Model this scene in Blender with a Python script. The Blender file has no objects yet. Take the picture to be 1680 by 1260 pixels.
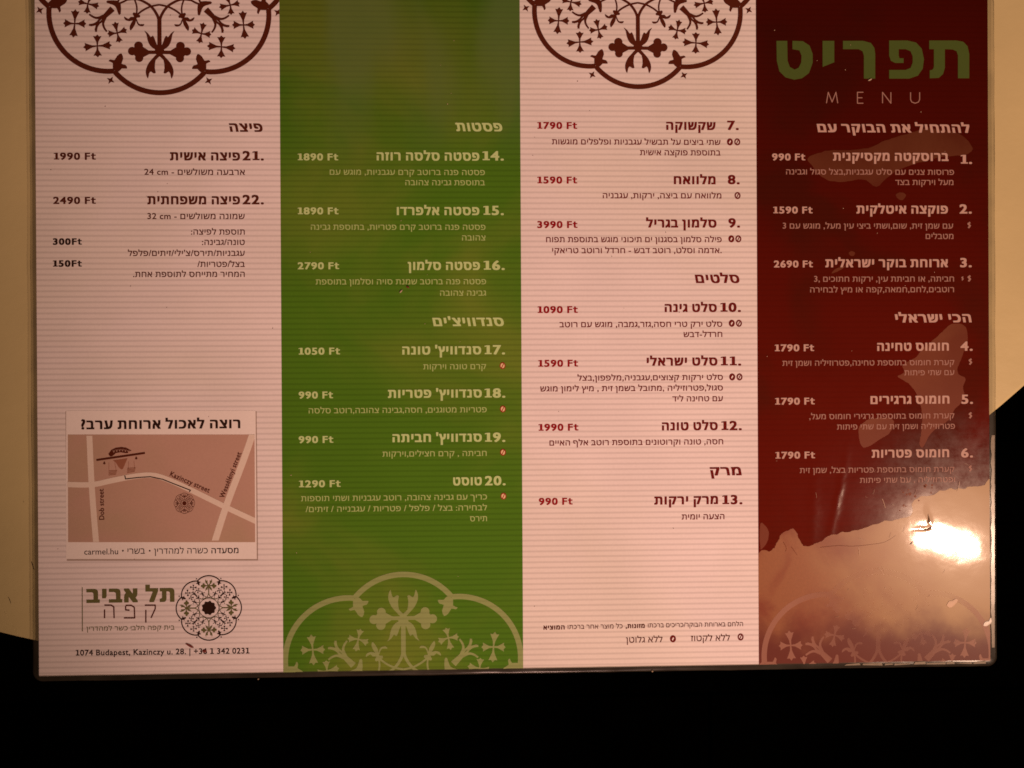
import bpy, math, random
from mathutils import Vector, Matrix
from mathutils.geometry import delaunay_2d_cdt
random.seed(7)
S = bpy.context.scene
COL = S.collection
MM = 0.001

# ------------------------------------------------------------------ camera
CAM_R = Vector((-0.00204088, -0.02882548, -0.00535805))
CAM_C = Vector((196.05, 126.27, 335.70))
F, CX, CY = 1250.0, 840.0, 630.0
RM = Matrix.Rotation(CAM_R.length, 3, CAM_R.normalized())
cam = bpy.data.cameras.new('camera'); camo = bpy.data.objects.new('camera', cam); COL.objects.link(camo)
cam.sensor_width = 36; cam.lens = F / 1680 * 36
cam.clip_start = 0.01; cam.clip_end = 50
camo.matrix_world = Matrix.Translation(CAM_C * MM) @ RM.to_4x4()
S.camera = camo

# ------------------------------------------------------------------ world and lamps
w = bpy.data.worlds.new('World'); S.world = w; w.use_nodes = True
w.node_tree.nodes['Background'].inputs[0].default_value = (0.9, 0.5, 0.25, 1)
w.node_tree.nodes['Background'].inputs[1].default_value = 0.012
S.view_settings.view_transform = 'Standard'; S.view_settings.look = 'None'
S.view_settings.exposure = 0; S.view_settings.gamma = 1
S.cycles.filter_width = 1.65
S.cycles.use_denoising = False

def area(name, loc, target, size, power, color, size_y=None, spread=180):
    l = bpy.data.lights.new(name, 'AREA'); l.energy = power; l.color = color
    l.shape = 'ELLIPSE'; l.size = size; l.size_y = size_y or size; l.spread = math.radians(spread)
    o = bpy.data.objects.new(name, l); COL.objects.link(o); o.location = loc
    o.rotation_euler = (Vector(target) - Vector(loc)).to_track_quat('-Z', 'Y').to_euler()
    return o

def px(x, y, z=0.0):
    """point of the menu plane (mm, height z) that a full-size photo pixel shows"""
    d = RM @ Vector(((x - CX) / F, -(y - CY) / F, -1))
    t = (z - CAM_C.z) / d.z
    p = CAM_C + d * t
    return (p.x, p.y)

gl = Vector((*px(1550, 884), 0)); dr = gl - CAM_C; dr.z = -dr.z
LT = 2.3
lamp_p = (gl + dr * LT) * MM
area('pendant_lamp', lamp_p, (0.28, 0.14, 0), 0.022, 4.0, (1.0, 0.64, 0.44), 0.052)
# added spot clear of the reflections: pools light, dims the sheet's edges
def spot(name, loc, target, power, color, cone, radius):
    l = bpy.data.lights.new(name, 'SPOT'); l.energy = power; l.color = color; l.spot_size = math.radians(cone); l.spot_blend = 1.0; l.shadow_soft_size = radius
    o = bpy.data.objects.new(name, l); COL.objects.link(o); o.location = loc
    o.rotation_euler = (Vector(target) - Vector(loc)).to_track_quat('-Z', 'Y').to_euler()
spot('added_pool_spot', (0.30, -0.72, 0.95), (0.275, 0.195, 0), 62.0, (1.0, 0.59, 0.475), 34, 0.05)

# ------------------------------------------------------------------ helpers
def link(name, me, parent=None, mat=None):
    o = bpy.data.objects.new(name, me); COL.objects.link(o)
    if parent: o.parent = parent
    if mat: me.materials.append(mat)
    return o
def mesh(name, vs, fs, parent=None, mat=None, smooth=False):
    me = bpy.data.meshes.new(name); me.from_pydata([(v[0]*MM, v[1]*MM, v[2]*MM) for v in vs], [], fs); me.update()
    if smooth:
        for p in me.polygons: p.use_smooth = True
    return link(name, me, parent, mat)
def empty(name, loc=(0, 0, 0), parent=None):
    o = bpy.data.objects.new(name, None); COL.objects.link(o); o.location = loc; o.empty_display_size = 0.01
    if parent: o.parent = parent
    return o
def tag(o, label, cat, group=None):
    o['label'] = label; o['category'] = cat
    if group: o['group'] = group

# ------------------------------------------------------------------ materials
def nodes(m): m.use_nodes = True; return m.node_tree.nodes, m.node_tree.links
def film_bump(N, L, strength=1.0):
    """the waviness, dents and creases of the laminating film, in menu coordinates"""
    tc = N.new('ShaderNodeTexCoord')
    def M(op, a, b=None, c=None):
        n = N.new('ShaderNodeMath'); n.operation = op
        for i, v in enumerate((a, b, c)):
            if v is None: continue
            if isinstance(v, (int, float)): n.inputs[i].default_value = v
            else: L.new(v, n.inputs[i])
        return n.outputs[0]
    sp = N.new('ShaderNodeSeparateXYZ'); L.new(tc.outputs['Object'], sp.inputs[0])
    n1 = N.new('ShaderNodeTexNoise'); n1.inputs['Scale'].default_value = 38; n1.inputs['Detail'].default_value = 1.5
    n2 = N.new('ShaderNodeTexNoise'); n2.inputs['Scale'].default_value = 420; n2.inputs['Detail'].default_value = 3
    n3 = N.new('ShaderNodeTexNoise'); n3.inputs['Scale'].default_value = 130; n3.inputs['Detail'].default_value = 2
    for n in (n1, n2, n3): L.new(tc.outputs['Object'], n.inputs['Vector'])
    h = M('MULTIPLY', n1.outputs['Fac'], 0.00026 * strength)
    h = M('MULTIPLY_ADD', n2.outputs['Fac'], 0.000005, h)
    h = M('MULTIPLY_ADD', n3.outputs['Fac'], 0.000016 * strength, h)
    # creases: (pixel ends of the crease, width mm, height mm)
    for (xa, ya), (xb, yb), wd, hh in (((1390, 745), (1362, 880), 1.8, 0.085), ((1338, 775), (1332, 900), 2.8, 0.09),
                                       ((1520, 835), (1527, 860), 1.0, 0.07), ((1500, 868), (1530, 865), 1.0, -0.05)):
        a = px(xa, ya); b = px(xb, yb)
        a = (a[0]*MM, a[1]*MM); b = (b[0]*MM, b[1]*MM)
        dx, dy = b[0]-a[0], b[1]-a[1]; ln = math.hypot(dx, dy); dx /= ln; dy /= ln
        X = M('SUBTRACT', sp.outputs[0], (a[0]+b[0])/2); Y = M('SUBTRACT', sp.outputs[1], (a[1]+b[1])/2)
        al = M('ADD', M('MULTIPLY', X, dx), M('MULTIPLY', Y, dy))
        ac = M('SUBTRACT', M('MULTIPLY', X, dy), M('MULTIPLY', Y, dx))
        ac = M('MULTIPLY_ADD', M('SUBTRACT', n3.outputs['Fac'], 0.5), 0.002, ac)
        q = M('ADD', M('POWER', M('DIVIDE', al, ln*0.55), 2), M('POWER', M('DIVIDE', ac, wd*MM), 2))
        h = M('MULTIPLY_ADD', M('EXPONENT', M('MULTIPLY', q, -1)), hh*MM, h)
    bp = N.new('ShaderNodeBump'); bp.inputs['Strength'].default_value = 1; bp.inputs['Distance'].default_value = 1
    L.new(h, bp.inputs['Height'])
    return tc, sp, bp, M

PITCH = 2.40*MM
def printed(name, col, stripes=0.0, rough=0.6, mott=0.09, coat=1.0, crough=0.09, second=None, grad=None):
    m = bpy.data.materials.new(name); N, L = nodes(m)
    b = N['Principled BSDF']
    tc, sp, bp, M = film_bump(N, L)
    c0 = N.new('ShaderNodeRGB'); c0.outputs[0].default_value = (*col, 1); c = c0.outputs[0]
    if second:      # irregular second tone (print density, dampness under the film)
        n = N.new('ShaderNodeTexNoise'); n.inputs['Scale'].default_value = second[1]; n.inputs['Detail'].default_value = 4
        n.inputs['Distortion'].default_value = 0.6
        L.new(tc.outputs['Object'], n.inputs['Vector'])
        r = N.new('ShaderNodeMapRange'); r.inputs[1].default_value = second[2]; r.inputs[2].default_value = second[3]
        r.interpolation_type = 'SMOOTHSTEP'; L.new(n.outputs['Fac'], r.inputs[0])
        mx = N.new('ShaderNodeMix'); mx.data_type = 'RGBA'; L.new(r.outputs[0], mx.inputs[0]); L.new(c, mx.inputs[6]); mx.inputs[7].default_value = (*second[0], 1)
        c = mx.outputs[2]
    n = N.new('ShaderNodeTexNoise'); n.inputs['Scale'].default_value = 900; n.inputs['Detail'].default_value = 5; n.inputs['Roughness'].default_value = 0.7
    L.new(tc.outputs['Object'], n.inputs['Vector'])
    v = M('MULTIPLY_ADD', n.outputs['Fac'], 2*mott, 1-mott)
    n = N.new('ShaderNodeTexNoise'); n.inputs['Scale'].default_value = 30; n.inputs['Detail'].default_value = 3
    L.new(tc.outputs['Object'], n.inputs['Vector'])
    v = M('MULTIPLY', v, M('MULTIPLY_ADD', n.outputs['Fac'], 0.16, 0.92))
    if grad:        # base tone lowered towards the head of the column
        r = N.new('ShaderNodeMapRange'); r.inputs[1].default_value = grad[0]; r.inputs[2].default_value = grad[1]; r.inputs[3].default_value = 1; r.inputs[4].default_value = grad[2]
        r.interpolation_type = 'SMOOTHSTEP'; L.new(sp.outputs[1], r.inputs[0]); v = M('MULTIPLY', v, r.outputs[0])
    if stripes:
        f = M('FRACT', M('DIVIDE', sp.outputs[1], PITCH))
        d = M('ABSOLUTE', M('SUBTRACT', f, 0.5))                       # 0 at the line
        r = N.new('ShaderNodeMapRange'); r.inputs[1].default_value = 0.10; r.inputs[2].default_value = 0.25
        r.inputs[3].default_value = 1-stripes; r.inputs[4].default_value = 1; r.interpolation_type = 'SMOOTHSTEP'
        L.new(d, r.inputs[0]); v = M('MULTIPLY', v, r.outputs[0])
    vm = N.new('ShaderNodeVectorMath'); vm.operation = 'SCALE'; L.new(c, vm.inputs[0]); L.new(v, vm.inputs[3])
    L.new(vm.outputs[0], b.inputs['Base Color'])
    b.inputs['Roughness'].default_value = rough
    b.inputs['Specular IOR Level'].default_value = 0.02
    b.inputs['Coat Weight'].default_value = coat
    b.inputs['Coat Roughness'].default_value = crough
    L.new(bp.outputs[0], b.inputs['Coat Normal'])
    return m
MW = printed('striped_white_print', (0.82, 0.735, 0.72), stripes=0.17, second=((0.76, 0.69, 0.63), 7, 0.40, 0.65))
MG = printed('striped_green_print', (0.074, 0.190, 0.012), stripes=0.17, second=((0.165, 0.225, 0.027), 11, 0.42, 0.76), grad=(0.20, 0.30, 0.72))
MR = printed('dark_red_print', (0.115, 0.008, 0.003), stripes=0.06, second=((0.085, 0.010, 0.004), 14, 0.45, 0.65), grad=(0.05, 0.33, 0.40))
MBROWN = printed('brown_ink', (0.09, 0.018, 0.008))
MDRED = printed('dark_red_ink', (0.145, 0.010, 0.008))
MPRED = printed('red_ink', (0.28, 0.006, 0.010))
MCREAM = printed('cream_ink_on_green', (0.50, 0.64, 0.27))
MCREAMD = printed('dim_cream_ink_on_green', (0.38, 0.50, 0.17))
MPINK = printed('pale_ink_on_red', (0.52, 0.34, 0.28))
MPINKD = printed('dim_pale_ink_on_red', (0.36, 0.20, 0.16))
MTITLE = printed('green_title_ink', (0.070, 0.105, 0.022))
MROSG = printed('pale_green_print', (0.27, 0.33, 0.12), stripes=0.12)
MROSR = printed('pale_red_print', (0.42, 0.17, 0.10))
MCARD = printed('card_white_print', (0.84, 0.76, 0.71))
MCARDS = printed('card_shadow_print', (0.40, 0.31, 0.26), stripes=0.1)
MMAP = printed('map_tan_print', (0.50, 0.31, 0.24), second=((0.45, 0.315, 0.21), 14, 0.4, 0.65))
MSTREET = printed('street_pale_print', (0.74, 0.62, 0.52))
MBLACK = printed('black_ink', (0.030, 0.012, 0.008))
MOLIVE = printed('olive_ink', (0.13, 0.125, 0.045))
MBEARD = printed('faded_brown_ink', (0.30, 0.12, 0.07))
MORANGE = printed('pale_icon_ink', (0.75, 0.55, 0.30))
# loose film: a cloudy, rougher layer where the film has come away from the print
MPATCH = printed('loose_film_on_red', (0.200, 0.040, 0.014), rough=0.33, mott=0.20, crough=0.06, second=((0.27, 0.098, 0.036), 38, 0.40, 0.62))
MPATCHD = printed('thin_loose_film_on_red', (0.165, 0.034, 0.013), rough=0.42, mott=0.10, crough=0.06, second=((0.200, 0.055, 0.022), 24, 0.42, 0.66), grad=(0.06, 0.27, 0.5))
for m, q in ((MPATCH, 0.28), (MPATCHD, 0.14)): m.node_tree.nodes['Principled BSDF'].inputs['Specular IOR Level'].default_value = q
def fade_patch(m, lo, hi, low, y0):
    """the loose film clings again towards the foot of the sheet: ragged soft change of tone"""
    N, L = m.node_tree.nodes, m.node_tree.links; b = N['Principled BSDF']
    src = b.inputs['Base Color'].links[0].from_socket
    tc = N.new('ShaderNodeTexCoord'); sp = N.new('ShaderNodeSeparateXYZ'); L.new(tc.outputs['Object'], sp.inputs[0])
    n = N.new('ShaderNodeTexNoise'); n.inputs['Scale'].default_value = 55; n.inputs['Detail'].default_value = 5; L.new(tc.outputs['Object'], n.inputs['Vector'])
    a = N.new('ShaderNodeMath'); a.operation = 'MULTIPLY_ADD'; L.new(n.outputs['Fac'], a.inputs[0]); a.inputs[1].default_value = 0.030; L.new(sp.outputs[1], a.inputs[2])
    r = N.new('ShaderNodeMapRange'); r.inputs[1].default_value = lo; r.inputs[2].default_value = hi; r.interpolation_type = 'SMOOTHSTEP'; L.new(a.outputs[0], r.inputs[0])
    a2 = N.new('ShaderNodeMath'); a2.operation = 'MULTIPLY_ADD'; L.new(n.outputs['Fac'], a2.inputs[0]); a2.inputs[1].default_value = 0.06; L.new(sp.outputs[0], a2.inputs[2])
    r2 = N.new('ShaderNodeMapRange'); r2.inputs[1].default_value = 0.355; r2.inputs[2].default_value = 0.440; r2.interpolation_type = 'SMOOTHSTEP'; L.new(a2.outputs[0], r2.inputs[0])
    m2 = N.new('ShaderNodeMix'); m2.data_type = 'RGBA'; L.new(r2.outputs[0], m2.inputs[0]); L.new(src, m2.inputs[6]); m2.inputs[7].default_value = (0.37, 0.22, 0.088, 1); src = m2.outputs[2]  # golden towards the right: the lamp's sheen mixed into the colour
    mx = N.new('ShaderNodeMix'); mx.data_type = 'RGBA'; L.new(r.outputs[0], mx.inputs[0]); mx.inputs[6].default_value = (*low, 1); L.new(src, mx.inputs[7]); L.new(mx.outputs[2], b.inputs['Base Color'])
fade_patch(MPATCH, 0.022, 0.040, (0.12, 0.018, 0.008), 0)
for m in (MROSR,):   # faint print, half lost where the film has come away
    N, L = m.node_tree.nodes, m.node_tree.links; b = N['Principled BSDF']
    b.inputs['Roughness'].default_value = 0.40; b.inputs['Specular IOR Level'].default_value = 0.6
    tc = N.new('ShaderNodeTexCoord'); n = N.new('ShaderNodeTexNoise'); n.inputs['Scale'].default_value = 45; n.inputs['Detail'].default_value = 4; L.new(tc.outputs['Object'], n.inputs['Vector'])
    dc = N.new('ShaderNodeVectorMath'); dc.operation = 'DISTANCE'; L.new(tc.outputs['Object'], dc.inputs[0]); q = px(1470, 960); dc.inputs[1].default_value = (q[0]*MM, q[1]*MM, 0)
    a = N.new('ShaderNodeMath'); a.operation = 'MULTIPLY_ADD'; L.new(n.outputs['Fac'], a.inputs[0]); a.inputs[1].default_value = 0.02; L.new(dc.outputs['Value'], a.inputs[2])
    r = N.new('ShaderNodeMapRange'); r.inputs[1].default_value = 0.030; r.inputs[2].default_value = 0.058; r.inputs[3].default_value = 0.03; r.inputs[4].default_value = 0.55; L.new(a.outputs[0], r.inputs[0])
    L.new(r.outputs[0], b.inputs['Alpha'])

def worn(m):
    """fine wear of the film towards the lower right corner scatters the lamp"""
    N, L = m.node_tree.nodes, m.node_tree.links; b = N['Principled BSDF']
    tc = N.new('ShaderNodeTexCoord'); n = N.new('ShaderNodeTexNoise'); n.inputs['Scale'].default_value = 170; n.inputs['Detail'].default_value = 6; n.inputs['Roughness'].default_value = 0.75
    L.new(tc.outputs['Object'], n.inputs['Vector'])
    dc = N.new('ShaderNodeVectorMath'); dc.operation = 'DISTANCE'; L.new(tc.outputs['Object'], dc.inputs[0]); q = px(1585, 840); dc.inputs[1].default_value = (q[0]*MM, q[1]*MM, 0)
    r = N.new('ShaderNodeMapRange'); r.inputs[1].default_value = 0.008; r.inputs[2].default_value = 0.055; r.inputs[3].default_value = 1.0; r.inputs[4].default_value = 0.02; r.interpolation_type = 'SMOOTHSTEP'
    L.new(dc.outputs['Value'], r.inputs[0])
    r2 = N.new('ShaderNodeMapRange'); r2.inputs[1].default_value = 0.35; r2.inputs[2].default_value = 0.65; r2.inputs[3].default_value = 0.04; r2.inputs[4].default_value = 0.34; L.new(n.outputs['Fac'], r2.inputs[0])
    a = N.new('ShaderNodeMath'); a.operation = 'MULTIPLY'; L.new(r.outputs[0], a.inputs[0]); L.new(r2.outputs[0], a.inputs[1])
    L.new(a.outputs[0], b.inputs['Specular IOR Level']); b.inputs['Roughness'].default_value = 0.34
worn(MR)
def streaks(m):
    """soft paler smears under the film at the head of the green column"""
    N, L = m.node_tree.nodes, m.node_tree.links; b = N['Principled BSDF']; src = b.inputs['Base Color'].links[0].from_socket
    tc = N.new('ShaderNodeTexCoord'); mp_ = N.new('ShaderNodeMapping'); mp_.inputs['Scale'].default_value = (34, 9, 1); mp_.inputs['Rotation'].default_value = (0, 0, 0.35)
    L.new(tc.outputs['Object'], mp_.inputs['Vector']); n = N.new('ShaderNodeTexNoise'); n.inputs['Scale'].default_value = 1; n.inputs['Detail'].default_value = 1.5; L.new(mp_.outputs[0], n.inputs['Vector'])
    r = N.new('ShaderNodeMapRange'); r.inputs[1].default_value = 0.42; r.inputs[2].default_value = 0.62; r.inputs[4].default_value = 0.5; r.interpolation_type = 'SMOOTHSTEP'; L.new(n.outputs['Fac'], r.inputs[0])
    sp = N.new('ShaderNodeSeparateXYZ'); L.new(tc.outputs['Object'], sp.inputs[0])
    r2 = N.new('ShaderNodeMapRange'); r2.inputs[1].default_value = 0.215; r2.inputs[2].default_value = 0.265; r2.interpolation_type = 'SMOOTHSTEP'; L.new(sp.outputs[1], r2.inputs[0])
    a = N.new('ShaderNodeMath'); a.operation = 'MULTIPLY'; L.new(r.outputs[0], a.inputs[0]); L.new(r2.outputs[0], a.inputs[1])
    mx = N.new('ShaderNodeMix'); mx.data_type = 'RGBA'; L.new(a.outputs[0], mx.inputs[0]); L.new(src, mx.inputs[6]); mx.inputs[7].default_value = (0.115, 0.175, 0.055, 1); L.new(mx.outputs[2], b.inputs['Base Color'])
streaks(MG)

def film_mat():
    m = bpy.data.materials.new('clear_film'); N, L = nodes(m)
    b = N['Principled BSDF']; out = N['Material Output']
    tc, sp, bp, M = film_bump(N, L, 1.5)
    b.inputs['Base Color'].default_value = (0.10, 0.085, 0.06, 1); b.inputs['Roughness'].default_value = 0.22
    b.inputs['IOR'].default_value = 1.6
    L.new(bp.outputs[0], b.inputs['Normal'])
    t = N.new('ShaderNodeBsdfTransparent'); t.inputs[0].default_value = (0.93, 0.92, 0.88, 1)
    n = N.new('ShaderNodeTexNoise'); n.inputs['Scale'].default_value = 70; n.inputs['Detail'].default_value = 4
    L.new(tc.outputs['Object'], n.inputs['Vector'])
    f = M('MULTIPLY_ADD', n.outputs['Fac'], 0.45, 0.08)
    mx = N.new('ShaderNodeMixShader'); L.new(f, mx.inputs[0]); L.new(t.outputs[0], mx.inputs[1]); L.new(b.outputs[0], mx.inputs[2])
    L.new(mx.outputs[0], out.inputs[0])
    return m
MFILM = film_mat()
def plain(name, col, rough=0.6, scale=60, var=0.15, bump=0.0, spec=0.5, metal=0.0, second=None):
    m = bpy.data.materials.new(name); N, L = nodes(m); b = N['Principled BSDF']
    tc = N.new('ShaderNodeTexCoord'); n = N.new('ShaderNodeTexNoise'); n.inputs['Scale'].default_value = scale; n.inputs['Detail'].default_value = 6
    L.new(tc.outputs['Object'], n.inputs['Vector'])
    mx = N.new('ShaderNodeMix'); mx.data_type = 'RGBA'; L.new(n.outputs['Fac'], mx.inputs[0])
    mx.inputs[6].default_value = (*[c*(1-var) for c in col], 1)
    mx.inputs[7].default_value = (*(second or [c*(1+var) for c in col]), 1)
    L.new(mx.outputs[2], b.inputs['Base Color']); b.inputs['Roughness'].default_value = rough
    b.inputs['Specular IOR Level'].default_value = spec; b.inputs['Metallic'].default_value = metal
    if bump:
        n2 = N.new('ShaderNodeTexNoise'); n2.inputs['Scale'].default_value = scale*12; n2.inputs['Detail'].default_value = 4
        L.new(tc.outputs['Object'], n2.inputs['Vector'])
        bp = N.new('ShaderNodeBump'); bp.inputs['Strength'].default_value = 0.3; bp.inputs['Distance'].default_value = bump
        L.new(n2.outputs['Fac'], bp.inputs['Height']); L.new(bp.outputs[0], b.inputs['Normal'])
    return m
MTABLE = plain('cream_table_laminate', (0.56, 0.465, 0.225), 0.45, 14, 0.16, 0.0004, 0.35)
MEDGE = plain('dark_table_edge', (0.012, 0.009, 0.007), 0.6)
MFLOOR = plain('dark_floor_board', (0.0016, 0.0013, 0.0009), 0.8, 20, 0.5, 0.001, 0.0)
MIRON = plain('black_iron', (0.01, 0.01, 0.01), 0.5, 30, 0.2, 0, 0.4, 0.5)
MCRUMB = plain('bread_crumb', (0.40, 0.30, 0.19), 0.9, 900, 0.3, 0.0001)
MSAUCE = plain('dried_sauce', (0.16, 0.018, 0.008), 0.6, 700, 0.4, 0.0001)
MSCR = plain('scratch_dirt', (0.03, 0.015, 0.006), 0.8)
MPALE = plain('film_scratch', (0.60, 0.42, 0.28), 0.5)
MFAINT = plain('faint_film_scratch', (0.34, 0.18, 0.10), 0.4)
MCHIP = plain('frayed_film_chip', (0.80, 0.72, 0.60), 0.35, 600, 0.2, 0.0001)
MCREASE_SHADE = printed('crease_shade_line', (0.12, 0.030, 0.014))
MDARKSLIT = plain('film_slit', (0.16, 0.10, 0.06), 0.6)

# ------------------------------------------------------------------ floor and table
fb = empty('floor', (0, 0, 0)); fb['kind'] = 'structure'
FZ = -745.0
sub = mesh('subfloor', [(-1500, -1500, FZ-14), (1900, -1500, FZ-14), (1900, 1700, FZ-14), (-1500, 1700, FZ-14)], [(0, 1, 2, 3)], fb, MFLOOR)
def box(x0, y0, z0, x1, y1, z1, b=0.0):
    v = [(x0, y0, z0), (x1, y0, z0), (x1, y1, z0), (x0, y1, z0), (x0+b, y0+b, z1), (x1-b, y0+b, z1), (x1-b, y1-b, z1), (x0+b, y1-b, z1)]
    f = [(0, 3, 2, 1), (4, 5, 6, 7), (0, 1, 5, 4), (1, 2, 6, 5), (2, 3, 7, 6), (3, 0, 4, 7)]
    return v, f
k = 0
vs, fs = box(0, 0, 0, 1100, 118, 12, 1.5)
bm_ = bpy.data.meshes.new('floor_board'); bm_.from_pydata([(a*MM, b*MM, c*MM) for a, b, c in vs], [], fs); bm_.materials.append(MFLOOR)
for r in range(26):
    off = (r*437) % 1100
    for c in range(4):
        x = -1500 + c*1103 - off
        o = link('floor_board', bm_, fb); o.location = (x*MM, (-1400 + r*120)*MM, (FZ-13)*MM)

TZ = -2.6
tc_ = px(478, -770, TZ); ep = px(30, 1034, TZ); ep2 = px(1652, 677, TZ)
TR = 0.5*(math.hypot(tc_[0]-ep[0], tc_[1]-ep[1]) + math.hypot(tc_[0]-ep2[0], tc_[1]-ep2[1]))
table = empty('round_table', (tc_[0]*MM, tc_[1]*MM, FZ*MM))
tag(table, 'round cream cafe table top under the menu, worn, with dark surroundings below its edge', 'table')
n = 256
prof = [(0, 0), (TR-2.0, 0), (TR-0.6, -0.5), (TR, -1.8)]
vs = [(0, 0, TZ-FZ)]; fs = []
for r, z in prof[1:]:
    for i in range(n):
        a = 2*math.pi*i/n; vs.append((r*math.cos(a), r*math.sin(a), TZ-FZ+z))
for i in range(n):
    j = (i+1) % n
    fs.append((0, 1+i, 1+j))
    for q in range(2): fs.append((1+q*n+i, 1+(q+1)*n+i, 1+(q+1)*n+j, 1+q*n+j))
mesh('table_top', vs, fs, table, MTABLE)
vs = []; fs = []
for r, z in ((TR, -1.8), (TR+0.4, -3), (TR+0.4, -26), (TR-1, -28)):
    for i in range(n):
        a = 2*math.pi*i/n; vs.append((r*math.cos(a), r*math.sin(a), TZ-FZ+z))
for i in range(n):
    j = (i+1) % n
    for q in range(3): fs.append((q*n+i, (q+1)*n+i, (q+1)*n+j, q*n+j))
fs.append(tuple(3*n+i for i in range(n)))
mesh('table_edge', vs, fs, table, MEDGE)
def lathe(name, prof, parent, mat, n=40):
    vs = []; fs = []
    for r, z in prof:
        for i in range(n):
            a = 2*math.pi*i/n; vs.append((r*math.cos(a), r*math.sin(a), z))
    for q in range(len(prof)-1):
        for i in range(n):
            j = (i+1) % n; fs.append((q*n+i, q*n+j, (q+1)*n+j, (q+1)*n+i))
    return mesh(name, vs, fs, parent, mat, True)
lathe('pedestal', [(38, 20), (38, -FZ-34), (120, -FZ-31), (120, -FZ-30.8)], table, MIRON)
lathe('foot', [(0.1, 2), (230, 2), (230, 8), (60, 22), (0.1, 22)], table, MIRON)
# table scratches and specks
for pts, wd in (([(51.5, 921), (54, 928), (56, 935)], 1.6), ([(13.5, 979), (16, 984), (18, 990)], 1.1), ([(38, 822), (39.5, 824)], 0.9), ([(60, 821), (61, 823)], 1.0)):
    q = [px(x, y, TZ) for x, y in pts]; v = []; f = []
    for i, p in enumerate(q):
        h = wd*0.5/3.7*(1 if 0 < i < len(q)-1 else 0.5)
        v += [(p[0]-h-tc_[0], p[1]-tc_[1], TZ-FZ+0.06), (p[0]+h-tc_[0], p[1]-tc_[1], TZ-FZ+0.06)]
    for i in range(len(q)-1): f.append((2*i, 2*i+1, 2*i+3, 2*i+2))
    mesh('scratch', v, f, table, MSCR)

# ------------------------------------------------------------------ menu: sheet, panels
menu = empty('laminated_menu'); tag(menu, 'laminated Hebrew menu with white, green and dark red columns lying on the round table', 'menu')
v, f = box(0.1, 0.1, -0.30, 419.9, 296.9, -0.03)
mesh('paper_sheet', v, f, menu, plain('paper_edge', (0.6, 0.52, 0.46), 0.8))
XE = [0, 105, 210, 315, 420]
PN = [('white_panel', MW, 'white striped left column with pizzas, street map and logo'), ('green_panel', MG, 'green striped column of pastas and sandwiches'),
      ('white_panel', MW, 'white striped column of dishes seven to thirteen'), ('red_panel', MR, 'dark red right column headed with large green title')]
def grid(x0, y0, x1, y1, z, nx, ny):
    v = [(x0+(x1-x0)*i/nx, y0+(y1-y0)*j/ny, z) for j in range(ny+1) for i in range(nx+1)]
    f = [(j*(nx+1)+i, j*(nx+1)+i+1, (j+1)*(nx+1)+i+1, (j+1)*(nx+1)+i) for j in range(ny) for i in range(nx)]
    return v, f
panels = []
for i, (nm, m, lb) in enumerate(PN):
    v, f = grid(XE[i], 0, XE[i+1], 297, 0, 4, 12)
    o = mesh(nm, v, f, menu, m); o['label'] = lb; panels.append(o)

# film border: rounded ring whose outer lip droops and undulates
def ring(name, x0, y0, x1, y1, inner, outs, rad, mat, nseg=10, step=4.0):
    pts = []
    def edge(a, b):
        L_ = math.hypot(b[0]-a[0], b[1]-a[1]); k = max(1, int(L_/step))
        return [(a[0]+(b[0]-a[0])*i/k, a[1]+(b[1]-a[1])*i/k) for i in range(k)]
    # base path = rounded rectangle at offset 0 with direction normals
    path = []
    cs = [(x1-rad, y0+rad, -90), (x1-rad, y1-rad, 0), (x0+rad, y1-rad, 90), (x0+rad, y0+rad, 180)]
    for q, (cx, cy, a0) in enumerate(cs):
        for s in range(nseg+1):
            a = math.radians(a0+90*s/nseg); path.append((cx+rad*math.cos(a), cy+rad*math.sin(a), math.cos(a), math.sin(a)))
        nx = cs[(q+1) % 4]; a = math.radians(a0+90)
        A = (cx+rad*math.cos(a), cy+rad*math.sin(a)); B = (nx[0]+rad*math.cos(a), nx[1]+rad*math.sin(a))
        for p in edge(A, B)[1:]: path.append((p[0], p[1], math.cos(a), math.sin(a)))
    from mathutils import noise
    vs = []; fs = []; n = len(path)
    for k_, (off, z) in enumerate(outs):
        for (x, y, nx, ny) in path:
            X, Y = x+nx*off, y+ny*off
            if k_ == 0:   # inner edge follows the square paper corner
                X = min(max(X, inner[0]), inner[2]); Y = min(max(Y, inner[1]), inner[3])
                if x < x0+rad and y < y0+rad: X, Y = inner[0] if x-x0 < rad else X, Y
            wv = noise.noise(Vector((X*0.045, Y*0.045, 3.1*k_)))*0.22 + noise.noise(Vector((X*0.2, Y*0.2, 7)))*0.10
            vs.append((X+(nx*wv*0.4 if k_ >= 3 else 0), Y+(ny*wv*0.4 if k_ >= 3 else 0), z+(wv if k_ else 0)))
    for k_ in range(len(outs)-1):
        for i in range(n):
            j = (i+1) % n; fs.append((k_*n+i, (k_+1)*n+i, (k_+1)*n+j, k_*n+j))
    return mesh(name, vs, fs, menu, mat, True)
ring('film_border', -2.5, -2.2, 422.9, 299.5, (-0.0, -0.0, 420.0, 297.0), [(-2.6, 0.05), (-1.5, 0.12), (-0.7, 0.10), (0, 0.04), (0.03, -0.45)], 4.2, MFILM)

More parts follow.
